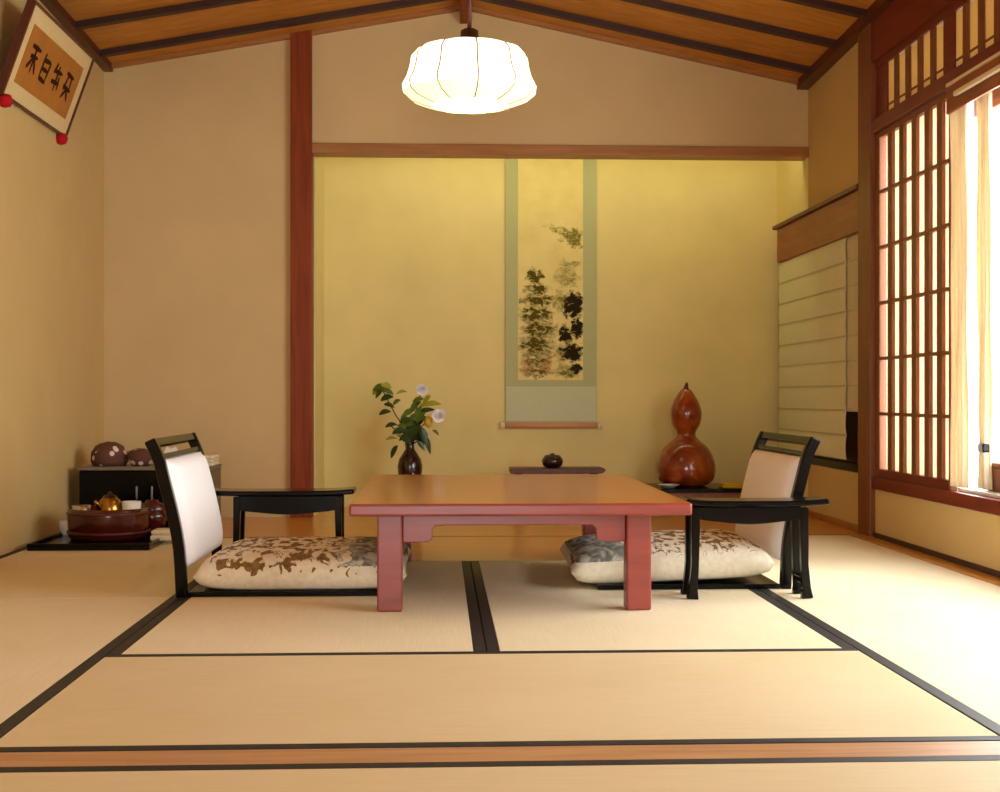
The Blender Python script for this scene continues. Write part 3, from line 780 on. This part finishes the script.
MB().tube([(sx0 - 0.004, YS - 0.008, zr), (sx1 + 0.004, YS - 0.008, zr)], 0.0165, 14).build('roller', M['pink_wood'], t)
for a, c in ((sx0 - 0.03, sx0 - 0.0045), (sx1 + 0.0045, sx1 + 0.03)):
    MB().tube([(a, YS - 0.008, zr), (c, YS - 0.008, zr)], 0.02, 14).build('roller_knob', M['cream_cloth'], t)
MB().tube([(sx0 - 0.004, YS + 0.002, 2.036), (sx1 + 0.004, YS + 0.002, 2.036)], 0.009, 10).build('top_rod', M['pink_wood'], t)
R = random.uniform
# ------------------------------------------------------------------ framed calligraphy
A0 = P(1, 91, X=XL + 0.012); A1 = P(64, 136, X=XL + 0.012)
B0 = P(29, -2, Y=A0.y + 0.0); B1 = P(95, 63, Y=A1.y)
zb_, zt2 = (A0.z + A1.z) / 2, (B0.z + B1.z) / 2
xb_, xt_ = XL + 0.012, (B0.x + B1.x) / 2
yl0, yl1 = A0.y, A1.y
up = Vector((xt_ - xb_, 0, zt2 - zb_)); hgt = up.length; up.normalize()
nrm = Vector((up.z, 0, -up.x))
# local frame: lx runs along +y (to the right as one faces the wall), ly up the frame, lz out to the room
FM = Matrix(((0, up.x, nrm.x, xb_), (1, 0, 0, yl0), (0, up.z, nrm.z, zb_), (0, 0, 0, 1)))
LW = yl1 - yl0
t = thing('framed_calligraphy', 'framed calligraphy leaning from the left wall under the ceiling', 'picture', (xb_, (yl0 + yl1) / 2, zb_))
def fbox(name, m, x0, x1, y0, y1, z0, z1, bev=0.0):
    b = MB(); b.box(x0, x1, y0, y1, z0, z1, bev, mat=FM); return b.build(name, m, t)
fbox('backing', M['dark_wood'], -0.012, LW + 0.012, -0.008, hgt + 0.008, -0.02, 0.0)
fbox('mat_board', M['frame_cream'], 0, LW, 0, hgt, 0.0005, 0.004)
mg = 0.062
fbox('paper_panel', M['frame_gold'], mg + 0.012, LW - mg - 0.012, mg, hgt - mg, 0.0045, 0.006)
for (x0, x1, y0, y1) in ((-0.014, 0, -0.01, hgt + 0.01), (LW, LW + 0.008, -0.01, hgt + 0.01), (0, LW, -0.01, 0), (0, LW, hgt, hgt + 0.01)):
    fbox('frame_rail', M['dark_wood'], x0, x1, y0, y1, 0.0, 0.013)
b = MB(); glyph = [
    [(.0, .9, 1, .9), (.5, 1, .5, 0), (.1, .55, .9, .6), (.0, .1, .4, .5), (.6, .5, 1, .05)],
    [(.15, 1, .1, .1), (.1, .75, .9, .8), (.9, .8, .8, .1), (.2, .45, .8, .45), (.1, .1, .9, .05)],
    [(.2, 1, .0, .6), (.1, .7, 1, .75), (.5, .95, .5, .0), (.0, .3, .95, .35), (.75, .6, .9, .1)],
    [(.0, .95, .95, .9), (.3, .9, .1, .3), (.7, .9, .8, .4), (.0, .45, 1, .4), (.5, .4, .1, .0), (.5, .4, .9, .0)]]
gw = (LW - 2 * mg - 0.10) / 4
for gi, gl in enumerate(glyph):
    ox = mg + 0.07 + gi * gw; oy = mg + 0.065; gh = hgt - 2 * mg - 0.125
    b = MB()
    for (xa, ya_, xb2, yb2) in gl:
        p0 = Vector((ox + xa * gw * 0.68, oy + ya_ * gh, 0)); p1 = Vector((ox + xb2 * gw * 0.68, oy + yb2 * gh, 0))
        d = (p1 - p0); L = d.length; d.normalize(); n_ = Vector((-d.y, d.x, 0))
        bb = bmesh.new(); q = []
        for s, w in ((0, .008), (.3, .010), (.7, .009), (1, .005)):
            q.append((bb.verts.new(p0 + d * L * s + n_ * w + Vector((0, 0, .0066))), bb.verts.new(p0 + d * L * s - n_ * w + Vector((0, 0, .0066)))))
        for a, c in zip(q, q[1:]): bb.faces.new([a[0], a[1], c[1], c[0]])
        b.merge(bb, FM)
    b.build('brush_character', M['ink'], t)

for s, lab in ((0.035, 'near'), (LW - 0.06, 'far')):
    b = MB()
    c = FM @ Vector((s, -0.022, 0.012))
    b.lathe([(0, c.z - 0.03), (0.022, c.z - 0.022), (0.03, c.z), (0.022, c.z + 0.02), (0, c.z + 0.026)], c.x, c.y, 14)
    o = b.build('picture_rest', M['red_cloth'], t); o['label'] = 'red cushioned rest under the frame'

# ------------------------------------------------------------------ alcove objects
# display board with gourd
db0, db1 = P(650, 490, Y=6.98).x, 1.78
t = thing('display_stand', 'low black lacquered stand under the red gourd in the alcove', 'stand', ((db0 + db1) / 2, 7.18, 0))
MB().box(db0, db1, 6.97, 7.42, 0.108, 0.13, 0.004).build('top_board', M['lacquer'], t)
for x in (db0 + 0.03, db1 - 0.06):
    MB().box(x, x + 0.03, 6.99, 7.40, 0.0005, 0.1075, 0.003).build('leg', M['lacquer'], t)
MB().box(db0 + 0.061, db1 - 0.061, 7.0, 7.015, 0.06, 0.1075, 0.002).build('apron', M['beam'], t)  # brown front stands in for the floor reflected in black lacquer
G = P(686, 470, Y=7.2); k = 7.2 / 1350
def gz(y): return H + (396 - y) * k
t = thing('gourd', 'large polished reddish brown double gourd in the alcove', 'gourd', (G.x, 7.2, 0.13))
pr = [(0.0, 0.1308), (0.09, 0.131), (0.125, 0.145), (0.148, gz(479)), (0.159, gz(471)), (0.155, gz(463)), (0.138, gz(454)), (0.108, gz(446)), (0.07, gz(440)), (0.052, gz(436)), (0.056, gz(431)), (0.074, gz(425)), (0.084, gz(416)), (0.082, gz(410)), (0.068, gz(402)), (0.05, gz(396)), (0.034, gz(391.5)), (0.02, gz(389)), (0.0, gz(388.6))]
pr = [(r, z) for r, z in interp([(a, c) for a, c in pr], 3)]
pr = [(max(0, r), z) for r, z in pr]
MB().lathe(pr, G.x, 7.2, 40).build('body', M['gourd'], t)
MB().tube([(G.x, 7.2, gz(390)), (G.x + 0.002, 7.2, gz(386)), (G.x + 0.006, 7.2, gz(382.5))], [0.018, 0.011, 0.006], 10).build('stem', M['dark_red'], t)
c = P(670, 489, Y=7.0)
o = MB().lathe([(0, 0.1305), (0.03, 0.1306), (0.055, 0.146), (0.058, 0.149), (0.05, 0.1475), (0.028, 0.136), (0, 0.135)], c.x, 7.04, 28).build('dish', M['white_ceramic'], origin=(c.x, 7.04, 0.13))
tag(o, 'small white dish on the black stand before the gourd', 'dish')
c = P(738, 494, Y=6.98)
b = MB(); b.box(c.x - 0.08, c.x + 0.085, 6.985, 7.10, 0.1306, 0.142, 0.004); b.box(c.x - 0.076, c.x + 0.08, 6.99, 7.095, 0.1424, 0.153, 0.004)  # yellow slabs stand in for the wall mirrored in the lacquer top
o = b.build('folded_cloth', M['yellow_cloth'], origin=(c.x, 7.04, 0.1306)); tag(o, 'yellow folded cloth on the black stand beside the gourd', 'cloth')
# incense stand under the scroll
i0, i1 = P(511, 470, Y=7.05).x, P(606, 470, Y=7.05).x
zi = P(558, 468.5, Y=7.05).z
t = thing('incense_stand', 'narrow dark wooden stand below the hanging scroll', 'stand', ((i0 + i1) / 2, 7.14, 0))
MB().prism([(i0, zi - 0.028), (i1 - 0.02, zi - 0.028), (i1, zi - 0.012), (i1 - 0.008, zi), (i0, zi)], 'y', 7.05, 7.25, 0.003).build('top_board', M['dark_wood'], t)
for x in (i0 + 0.03, i1 - 0.065):
    for yy in (7.065, 7.20): MB().box(x, x + 0.03, yy, yy + 0.03, 0.0005, zi - 0.0285, 0.003).build('leg', M['dark_wood'], t)
c = P(552.5, 464, Y=7.13)
t = thing('incense_burner', 'small round dark incense burner on the stand below the scroll', 'incense burner', (c.x, 7.13, zi))
MB().lathe([(0, zi + 0.0006), (0.035, zi + 0.001), (0.05, zi + 0.012), (0.058, zi + 0.034), (0.052, zi + 0.052), (0.044, zi + 0.056), (0, zi + 0.056)], c.x, 7.13, 28).build('bowl', M['dark_ceramic'], t)
MB().lathe([(0.046, zi + 0.0565), (0.04, zi + 0.066), (0.012, zi + 0.07), (0.01, zi + 0.076), (0, zi + 0.078)], c.x, 7.13, 28).build('lid', M['dark_ceramic'], t)
# vase and flowers
YV = 7.12; kv = YV / 1350
V0 = P(410, 463, Y=YV)
def vz(y): return H + (396 - y) * kv
pv = [(0.0, 0.0008), (0.05, 0.001), (0.048, 0.02), (0.036, 0.05), (0.038, 0.09), (0.05, 0.14), (0.064, vz(473)), (0.066, vz(466)), (0.058, vz(459)), (0.038, vz(453)), (0.024, vz(449)), (0.021, vz(445)), (0.025, vz(441.5)), (0.020, vz(441.3)), (0.017, vz(445)), (0.0, vz(446))]
o = MB().lathe(pv, V0.x, YV, 32).build('flower_vase', M['dark_ceramic'], origin=(V0.x, YV, 0)); tag(o, 'dark bulbous flower vase with slim neck behind the table', 'vase')
t = thing('flower_arrangement', 'leafy branches with two white flowers in the dark vase', 'flowers', (V0.x, YV, vz(444)))
def Vp(zx, zy, dy=0.0): return P(360 + zx / 7.2, 370 + zy / 7.2, Y=YV + dy)
def leaf(b, zx, zy, L, W, ang, dy=0.0, tilt=0.0):
    c = Vp(zx, zy, dy); s = kv / 7.2; L *= s; W *= s
    n = 9; ax = Vector((math.cos(ang), tilt, math.sin(ang))).normalized()
    side = Vector((-math.sin(ang), 0.45, math.cos(ang))).normalized(); nn = ax.cross(side).normalized()
    rows = []
    for i in range(n + 1):
        q = i / n; w = W / 2 * math.sin(PI * min(1, q * 0.94 + 0.03)) ** 0.8 * (1.1 - 0.3 * q)
        p = c + ax * (q - 0.5) * L + Vector((0, 0, -0.12 * L * (2 * q - 1) ** 2))
        rows.append([b.bm.verts.new(p + side * w + nn * w * .25), b.bm.verts.new(p), b.bm.verts.new(p - side * w + nn * w * .25)])
    for A, B in zip(rows, rows[1:]):
        for k_ in range(2):
            f = b.bm.faces.new([A[k_], A[k_ + 1], B[k_ + 1], B[k_]]); f.smooth = True
ld, lm, ll = MB(), MB(), MB()
for a in ((195, 195, 100, 50, .3), (180, 300, 95, 42, .25), (225, 392, 90, 36, .2), (335, 358, 105, 44, .15), (295, 440, 120, 42, .1), (248, 575, 110, 42, 1.1), (480, 520, 150, 52, -1.2), (400, 430, 120, 80, .9), (380, 490, 120, 60, .3), (450, 450, 110, 60, -.8), (350, 520, 90, 50, 1.2), (420, 380, 110, 55, .7), (470, 290, 150, 44, .3), (330, 470, 110, 46, .5), (440, 540, 80, 40, -.9), (360, 420, 110, 60, .4), (410, 470, 120, 70, -.4), (330, 500, 100, 46, -.6), (430, 500, 110, 60, -1.1), (280, 430, 100, 40, .3), (210, 250, 80, 36, -.3), (390, 400, 120, 60, 1.1), (460, 470, 120, 60, -1.3), (350, 450, 130, 60, .9)):
    leaf(ld, *a, dy=R(-.05, .05), tilt=R(-.4, .4))
for a in ((150, 125, 120, 62, .1), (265, 225, 70, 34, .6), (350, 300, 110, 46, .5), (385, 340, 120, 50, .8), (440, 330, 100, 44, .9), (400, 250, 110, 46, .7), (310, 400, 90, 36, -.2), (545, 445, 60, 26, -.7), (380, 280, 90, 40, .8), (140, 160, 90, 40, .9), (340, 390, 110, 50, .2), (420, 300, 110, 50, 1.2), (380, 440, 110, 54, -.5), (320, 330, 90, 38, .9), (460, 350, 100, 44, -.3), (200, 150, 90, 44, -.4), (420, 210, 90, 40, .3)):
    leaf(lm, *a, dy=R(-.05, .05), tilt=R(-.4, .4))
for a in ((190, 110, 80, 46, -.3), (520, 240, 130, 44, .1), (480, 210, 100, 40, 1.0), (225, 488, 80, 28, .1), (300, 155, 80, 26, .2), (110, 150, 60, 40, 1.0), (300, 480, 90, 30, -.5), (460, 250, 100, 38, .4)):
    leaf(ll, *a, dy=R(-.05, .05), tilt=R(-.4, .4))
ld.build('dark_leaves', M['leaf_dark'], t); lm.build('green_leaves', M['leaf_mid'], t); ll.build('yellow_leaves', M['leaf_light'], t)
b = MB(); root = Vector((V0.x, YV, vz(445)))
for pts in ([(370, 540), (340, 440), (260, 330), (190, 200), (150, 120)], [(370, 540), (380, 430), (400, 300), (440, 160)], [(370, 540), (410, 440), (480, 370), (560, 330)], [(370, 540), (300, 470), (220, 400)], [(370, 540), (440, 500), (480, 480)]):
    b.tube([root - Vector((0, 0, 0.0))] + [Vp(*p, dy=0.01 * i) for i, p in enumerate(pts[1:])], [0.006] + [0.0035] * (len(pts) - 1), 6)
b.build('stems', M['stem'], t)
def blossom(zx, zy, r):
    c = Vp(zx, zy, -0.06); s = r * kv / 7.2
    b = MB(); bm = b.bm
    for ring, (nn_, rad, el) in enumerate(((6, 1.0, 0.35), (6, 0.78, 0.8), (5, 0.5, 1.15))):
        for k_ in range(nn_):
            a = 2 * PI * k_ / nn_ + ring * 0.5
            ax = Vector((math.cos(a) * math.cos(el), -math.sin(el), math.sin(a) * math.cos(el)))
            side = Vector((-math.sin(a), 0, math.cos(a)))
            rows = []; vr = random.uniform(0.8, 1.12)
            for i in range(6):
                q = i / 5; w = s * 0.62 * rad * math.sin(PI * (0.12 + 0.8 * q)) ** .7
                p = c + ax * s * rad * vr * q + Vector((0, -0.25 * s * q * q, 0))
                rows.append([bm.verts.new(p + side * w), bm.verts.new(p + Vector((0, 0.12 * s, 0))), bm.verts.new(p - side * w)])
            for A, B in zip(rows, rows[1:]):
                for k2 in range(2):
                    f = bm.faces.new([A[k2], A[k2 + 1], B[k2 + 1], B[k2]]); f.smooth = True
    o = b.build('blossom', M['flower'], t); o['label'] = 'round white blossom'
blossom(445, 140, 50); blossom(572, 330, 52)
c = Vp(492, 375, -0.03)
MB().lathe([(0, c.z - 0.03), (0.018, c.z - 0.02), (0.024, c.z), (0.015, c.z + 0.025), (0, c.z + 0.034)], c.x, c.y, 12).build('flower_bud', M['bud'], t)

# ------------------------------------------------------------------ tea things in the left corner
tx0, tx1 = XL + 0.055, -1.15
t = thing('floor_tray', 'large black lacquered tray on the mat in the left corner', 'tray', ((tx0 + tx1) / 2, 5.7, 0))
TYa, TYb = 5.405, 6.0
MB().box(tx0, tx1, TYa, TYb, 0.0008, 0.016, 0.003).build('base', M['lacquer'], t)
for (x0, x1, y0, y1) in ((tx0, tx1, TYa, TYa + 0.012), (tx0, tx1, TYb - 0.012, TYb), (tx0, tx0 + 0.012, TYa + 0.012, TYb - 0.012), (tx1 - 0.012, tx1, TYa + 0.012, TYb - 0.012)):
    MB().box(x0, x1, y0, y1, 0.0163, 0.028, 0.002).build('rim', M['lacquer'], t)
YT = 5.72
c = P(109, 520, Y=YT); rT = 0.168; z0, z1 = 0.0168, 0.146
t = thing('tea_tub', 'round dark red lacquered tub of tea utensils on the black tray', 'tub', (c.x, YT, z0))
MB().lathe([(0, z0), (rT * .9, z0), (rT * .97, z0 + .015), (rT, z1 - .03), (rT, z1), (rT - .012, z1), (rT - .014, z0 + .02), (0, z0 + .02)], c.x, YT, 40).build('body', M['dark_red'], t)
for zz in (z0 + 0.03, z1 - 0.02):
    MB().lathe([(rT * .985, zz - .005), (rT * 1.015, zz - .004), (rT * 1.015, zz + .004), (rT * .985, zz + .005)], c.x, YT, 40).build('hoop', M['dark_wood'], t)
tz0 = z0 + 0.021
def cup(x, y, z, r, h, m, label, name='teacup', cat='cup'):
    o = MB().lathe([(0, z), (r * .55, z), (r * .6, z + .006), (r * .9, z + h * .5), (r, z + h), (r * .92, z + h), (r * .8, z + h * .5), (r * .45, z + .012), (0, z + .012)], x, y, 24).build(name, m, origin=(x, y, z))
    tag(o, label, cat); return o
# teapot in the tub
px_, py_ = P(110, 500, Y=YT - 0.02).x, YT - 0.02
t = thing('teapot', 'small brass coloured teapot standing in the dark red tub', 'teapot', (px_, py_, tz0))
zh = tz0 + 0.0005
MB().lathe([(0, zh), (.035, zh), (.05, zh + .05), (.052, zh + .10), (.045, zh + .135), (.03, zh + .15), (0, zh + .15)], px_, py_, 24).build('pot', M['brass'], t)
MB().lathe([(.03, zh + .1505), (.026, zh + .158), (.008, zh + .163), (.009, zh + .172), (0, zh + .176)], px_, py_, 20).build('lid', M['dark_ceramic'], t)
MB().tube([(px_ - .03, py_ - .03, zh + .10), (px_ - .04, py_ - .05, zh + .125), (px_ - .045, py_ - .062, zh + .14)], [.012, .009, .007], 10).build('spout', M['brass'], t)
cx_ = P(90, 505, Y=YT).x
cup(c.x - 0.098, YT - .06, tz0, .038, .122, M['steel'], 'small silver grey cup at the left inside the dark red tub')
cup(c.x + 0.1, YT - 0.03, tz0, .04, .135, M['white_ceramic'], 'pale cup at the right inside the dark red tub')
# lidded bowl right of tub, pale towel, white cup
bx, by = P(151, 512, Y=5.9).x, 5.925
t = thing('lidded_bowl', 'dark red lidded bowl behind the left chair on the tray', 'bowl', (bx, by, 0.0165))
zb0 = 0.0165
MB().lathe([(0, zb0), (.04, zb0), (.045, zb0 + .01), (.066, zb0 + .06), (.07, zb0 + .10), (0, zb0 + .10)], bx, by, 28).build('bowl', M['dark_red'], t)
MB().lathe([(.068, zb0 + .1005), (.07, zb0 + .125), (.03, zb0 + .135), (.03, zb0 + .145), (0, zb0 + .145)], bx, by, 28).build('lid', M['dark_red'], t)
wx = P(163, 523, Y=5.62).x
o = MB().box(wx - .05, wx + .04, 5.60, 5.72, 0.0165, 0.04, 0.008).box(wx - .047, wx + .037, 5.603, 5.715, 0.0402, 0.06, 0.008).build('folded_towel', M['cream_cloth'], origin=(wx, 5.66, 0.0165)); tag(o, 'pale folded towel on the right end of the black tray', 'towel')
cup(P(64, 524, Y=5.86).x + .012, 5.86, 0.0165, .034, .06, M['white_ceramic'], 'small white cup on the black tray by the left wall')
# black cabinet
kx0, kx1, ky0, ky1, kz = P(79, 480, Y=6.16).x, P(211, 480, Y=6.16).x, 6.16, 6.44, P(120, 467, Y=6.16).z
kx0 = max(kx0, XL + 0.01)
t = thing('black_cabinet', 'low black cabinet against the corner behind the left chair', 'cabinet', ((kx0 + kx1) / 2, 6.36, 0))
MB().box(kx0, kx1, ky0, ky1, 0.0008, kz - 0.016, 0.004).build('body', M['lacquer'], t)
MB().box(kx0 - 0.004, kx1 + 0.004, ky0 - 0.01, ky1, kz - 0.0155, kz, 0.003).build('top_board', plain('grey_board', (120, 104, 84), 0.4), t)
km = (kx0 + kx1) / 2
for (a, c2) in ((kx0 + .012, km - .004), (km + .004, kx1 - .012)):
    o = MB().box(a, c2, ky0 - 0.008, ky0 - 0.0005, 0.03, kz - 0.03, 0.002).build('door', M['lacquer'], t)
    hx = c2 - 0.03 if a < km - 0.1 else a + 0.03
    MB().box(hx - .004, hx + .004, ky0 - .02, ky0 - .0085, kz * .5, kz * .5 + .06, .002).build('handle', M['steel'], o)
# things on the cabinet
zc = kz + 0.0005
dx_ = P(111, 455, Y=6.3).x - 0.01
t = thing('tea_cosy', 'brown domed tea cosy with white dots on the black cabinet', 'tea cosy', (dx_, 6.3, zc))
def lump(a, z): return 1 + 0.04 * math.sin(3 * a + 1)
MB().lathe([(0, zc), (.075, zc), (.084, zc + .02), (.082, zc + .06), (.062, zc + .09), (.03, zc + .107), (0, zc + .11)], dx_, 6.3, 32, lump).build('dome', M['brown_cloth'], t)
bx2 = dx_ + 0.148
t = thing('brown_bowl', 'brown covered wooden bowl beside the dotted cosy on the cabinet', 'bowl', (bx2, 6.28, zc))
MB().lathe([(0, zc), (.04, zc), (.055, zc + .025), (.058, zc + .045), (0, zc + .045)], bx2, 6.28, 28).build('bowl', M['brown_cloth'], t)
MB().lathe([(.058, zc + .0455), (.05, zc + .066), (.02, zc + .078), (0, zc + .079)], bx2, 6.28, 28).build('lid', M['brown_cloth'], t)
tx_ = bx2 + 0.1
t = thing('tissue_box', 'white box on the cabinet behind the left chair back', 'box', (tx_ + .03, 6.32, zc))
MB().box(tx_ - .035, tx_ + .10, 6.26, 6.38, zc, zc + .055, .005).build('carton', M['white_ceramic'], t)
MB().prism([(tx_ , zc + .0555), (tx_ + .07, zc + .0555), (tx_ + .055, zc + .085), (tx_ + .03, zc + .075), (tx_ + .015, zc + .09)], 'y', 6.315, 6.322).build('tissue', M['white_ceramic'], t)
fx = P(200, 460, Y=6.25).x
b = MB()
for i in range(3): b.box(fx - .085, fx + .068, 6.19, 6.38, zc + i * .0165, zc + .016 + i * .0165, .006)
o = b.build('folded_towel', M['cream_cloth'], origin=(fx, 6.28, zc)); tag(o, 'white folded towels on the right end of the black cabinet', 'towel')

# ------------------------------------------------------------------ light from outside
w = bpy.data.worlds.new('sky'); SC.world = w; w.use_nodes = True
bg = w.node_tree.nodes['Background']; bg.inputs[0].default_value = (0.97, 0.98, 1.0, 1); bg.inputs[1].default_value = WORLD
def portal(name, loc, rot, sx, sy):
    L = bpy.data.lights.new(name, 'AREA'); L.shape = 'RECTANGLE'; L.size = sx; L.size_y = sy; L.cycles.is_portal = True
    o = bpy.data.objects.new(name, L); COL.objects.link(o); o.location = loc; o.rotation_euler = rot
    return o
portal('window_portal', (XR + 0.3, 3.38, 1.0), (0, PI / 2, 0), 1.5, 3.0)
portal('opening_portal', (0.05, YF - 0.12, 0.98), (PI / 2, 0, 0), 1.25, 1.85)

# ------------------------------------------------------------------ camera
cam = bpy.data.cameras.new('camera'); co = bpy.data.objects.new('camera', cam); COL.objects.link(co)
co.location = (0, 0, H); co.rotation_euler = (PI / 2, 0, -TH)
cam.sensor_fit = 'HORIZONTAL'; cam.sensor_width = 36.0; cam.lens = 36.0 * F / 1000.0; cam.clip_start = 0.05; cam.clip_end = 100
SC.camera = co
vs = SC.view_settings; vs.view_transform = 'Standard'; vs.look = 'None'; vs.gamma = 1.0; vs.exposure = 0.0
try: vs.use_curve_mapping = False
except Exception: pass
for o in bpy.data.objects:
    if '_o' in o: del o['_o']
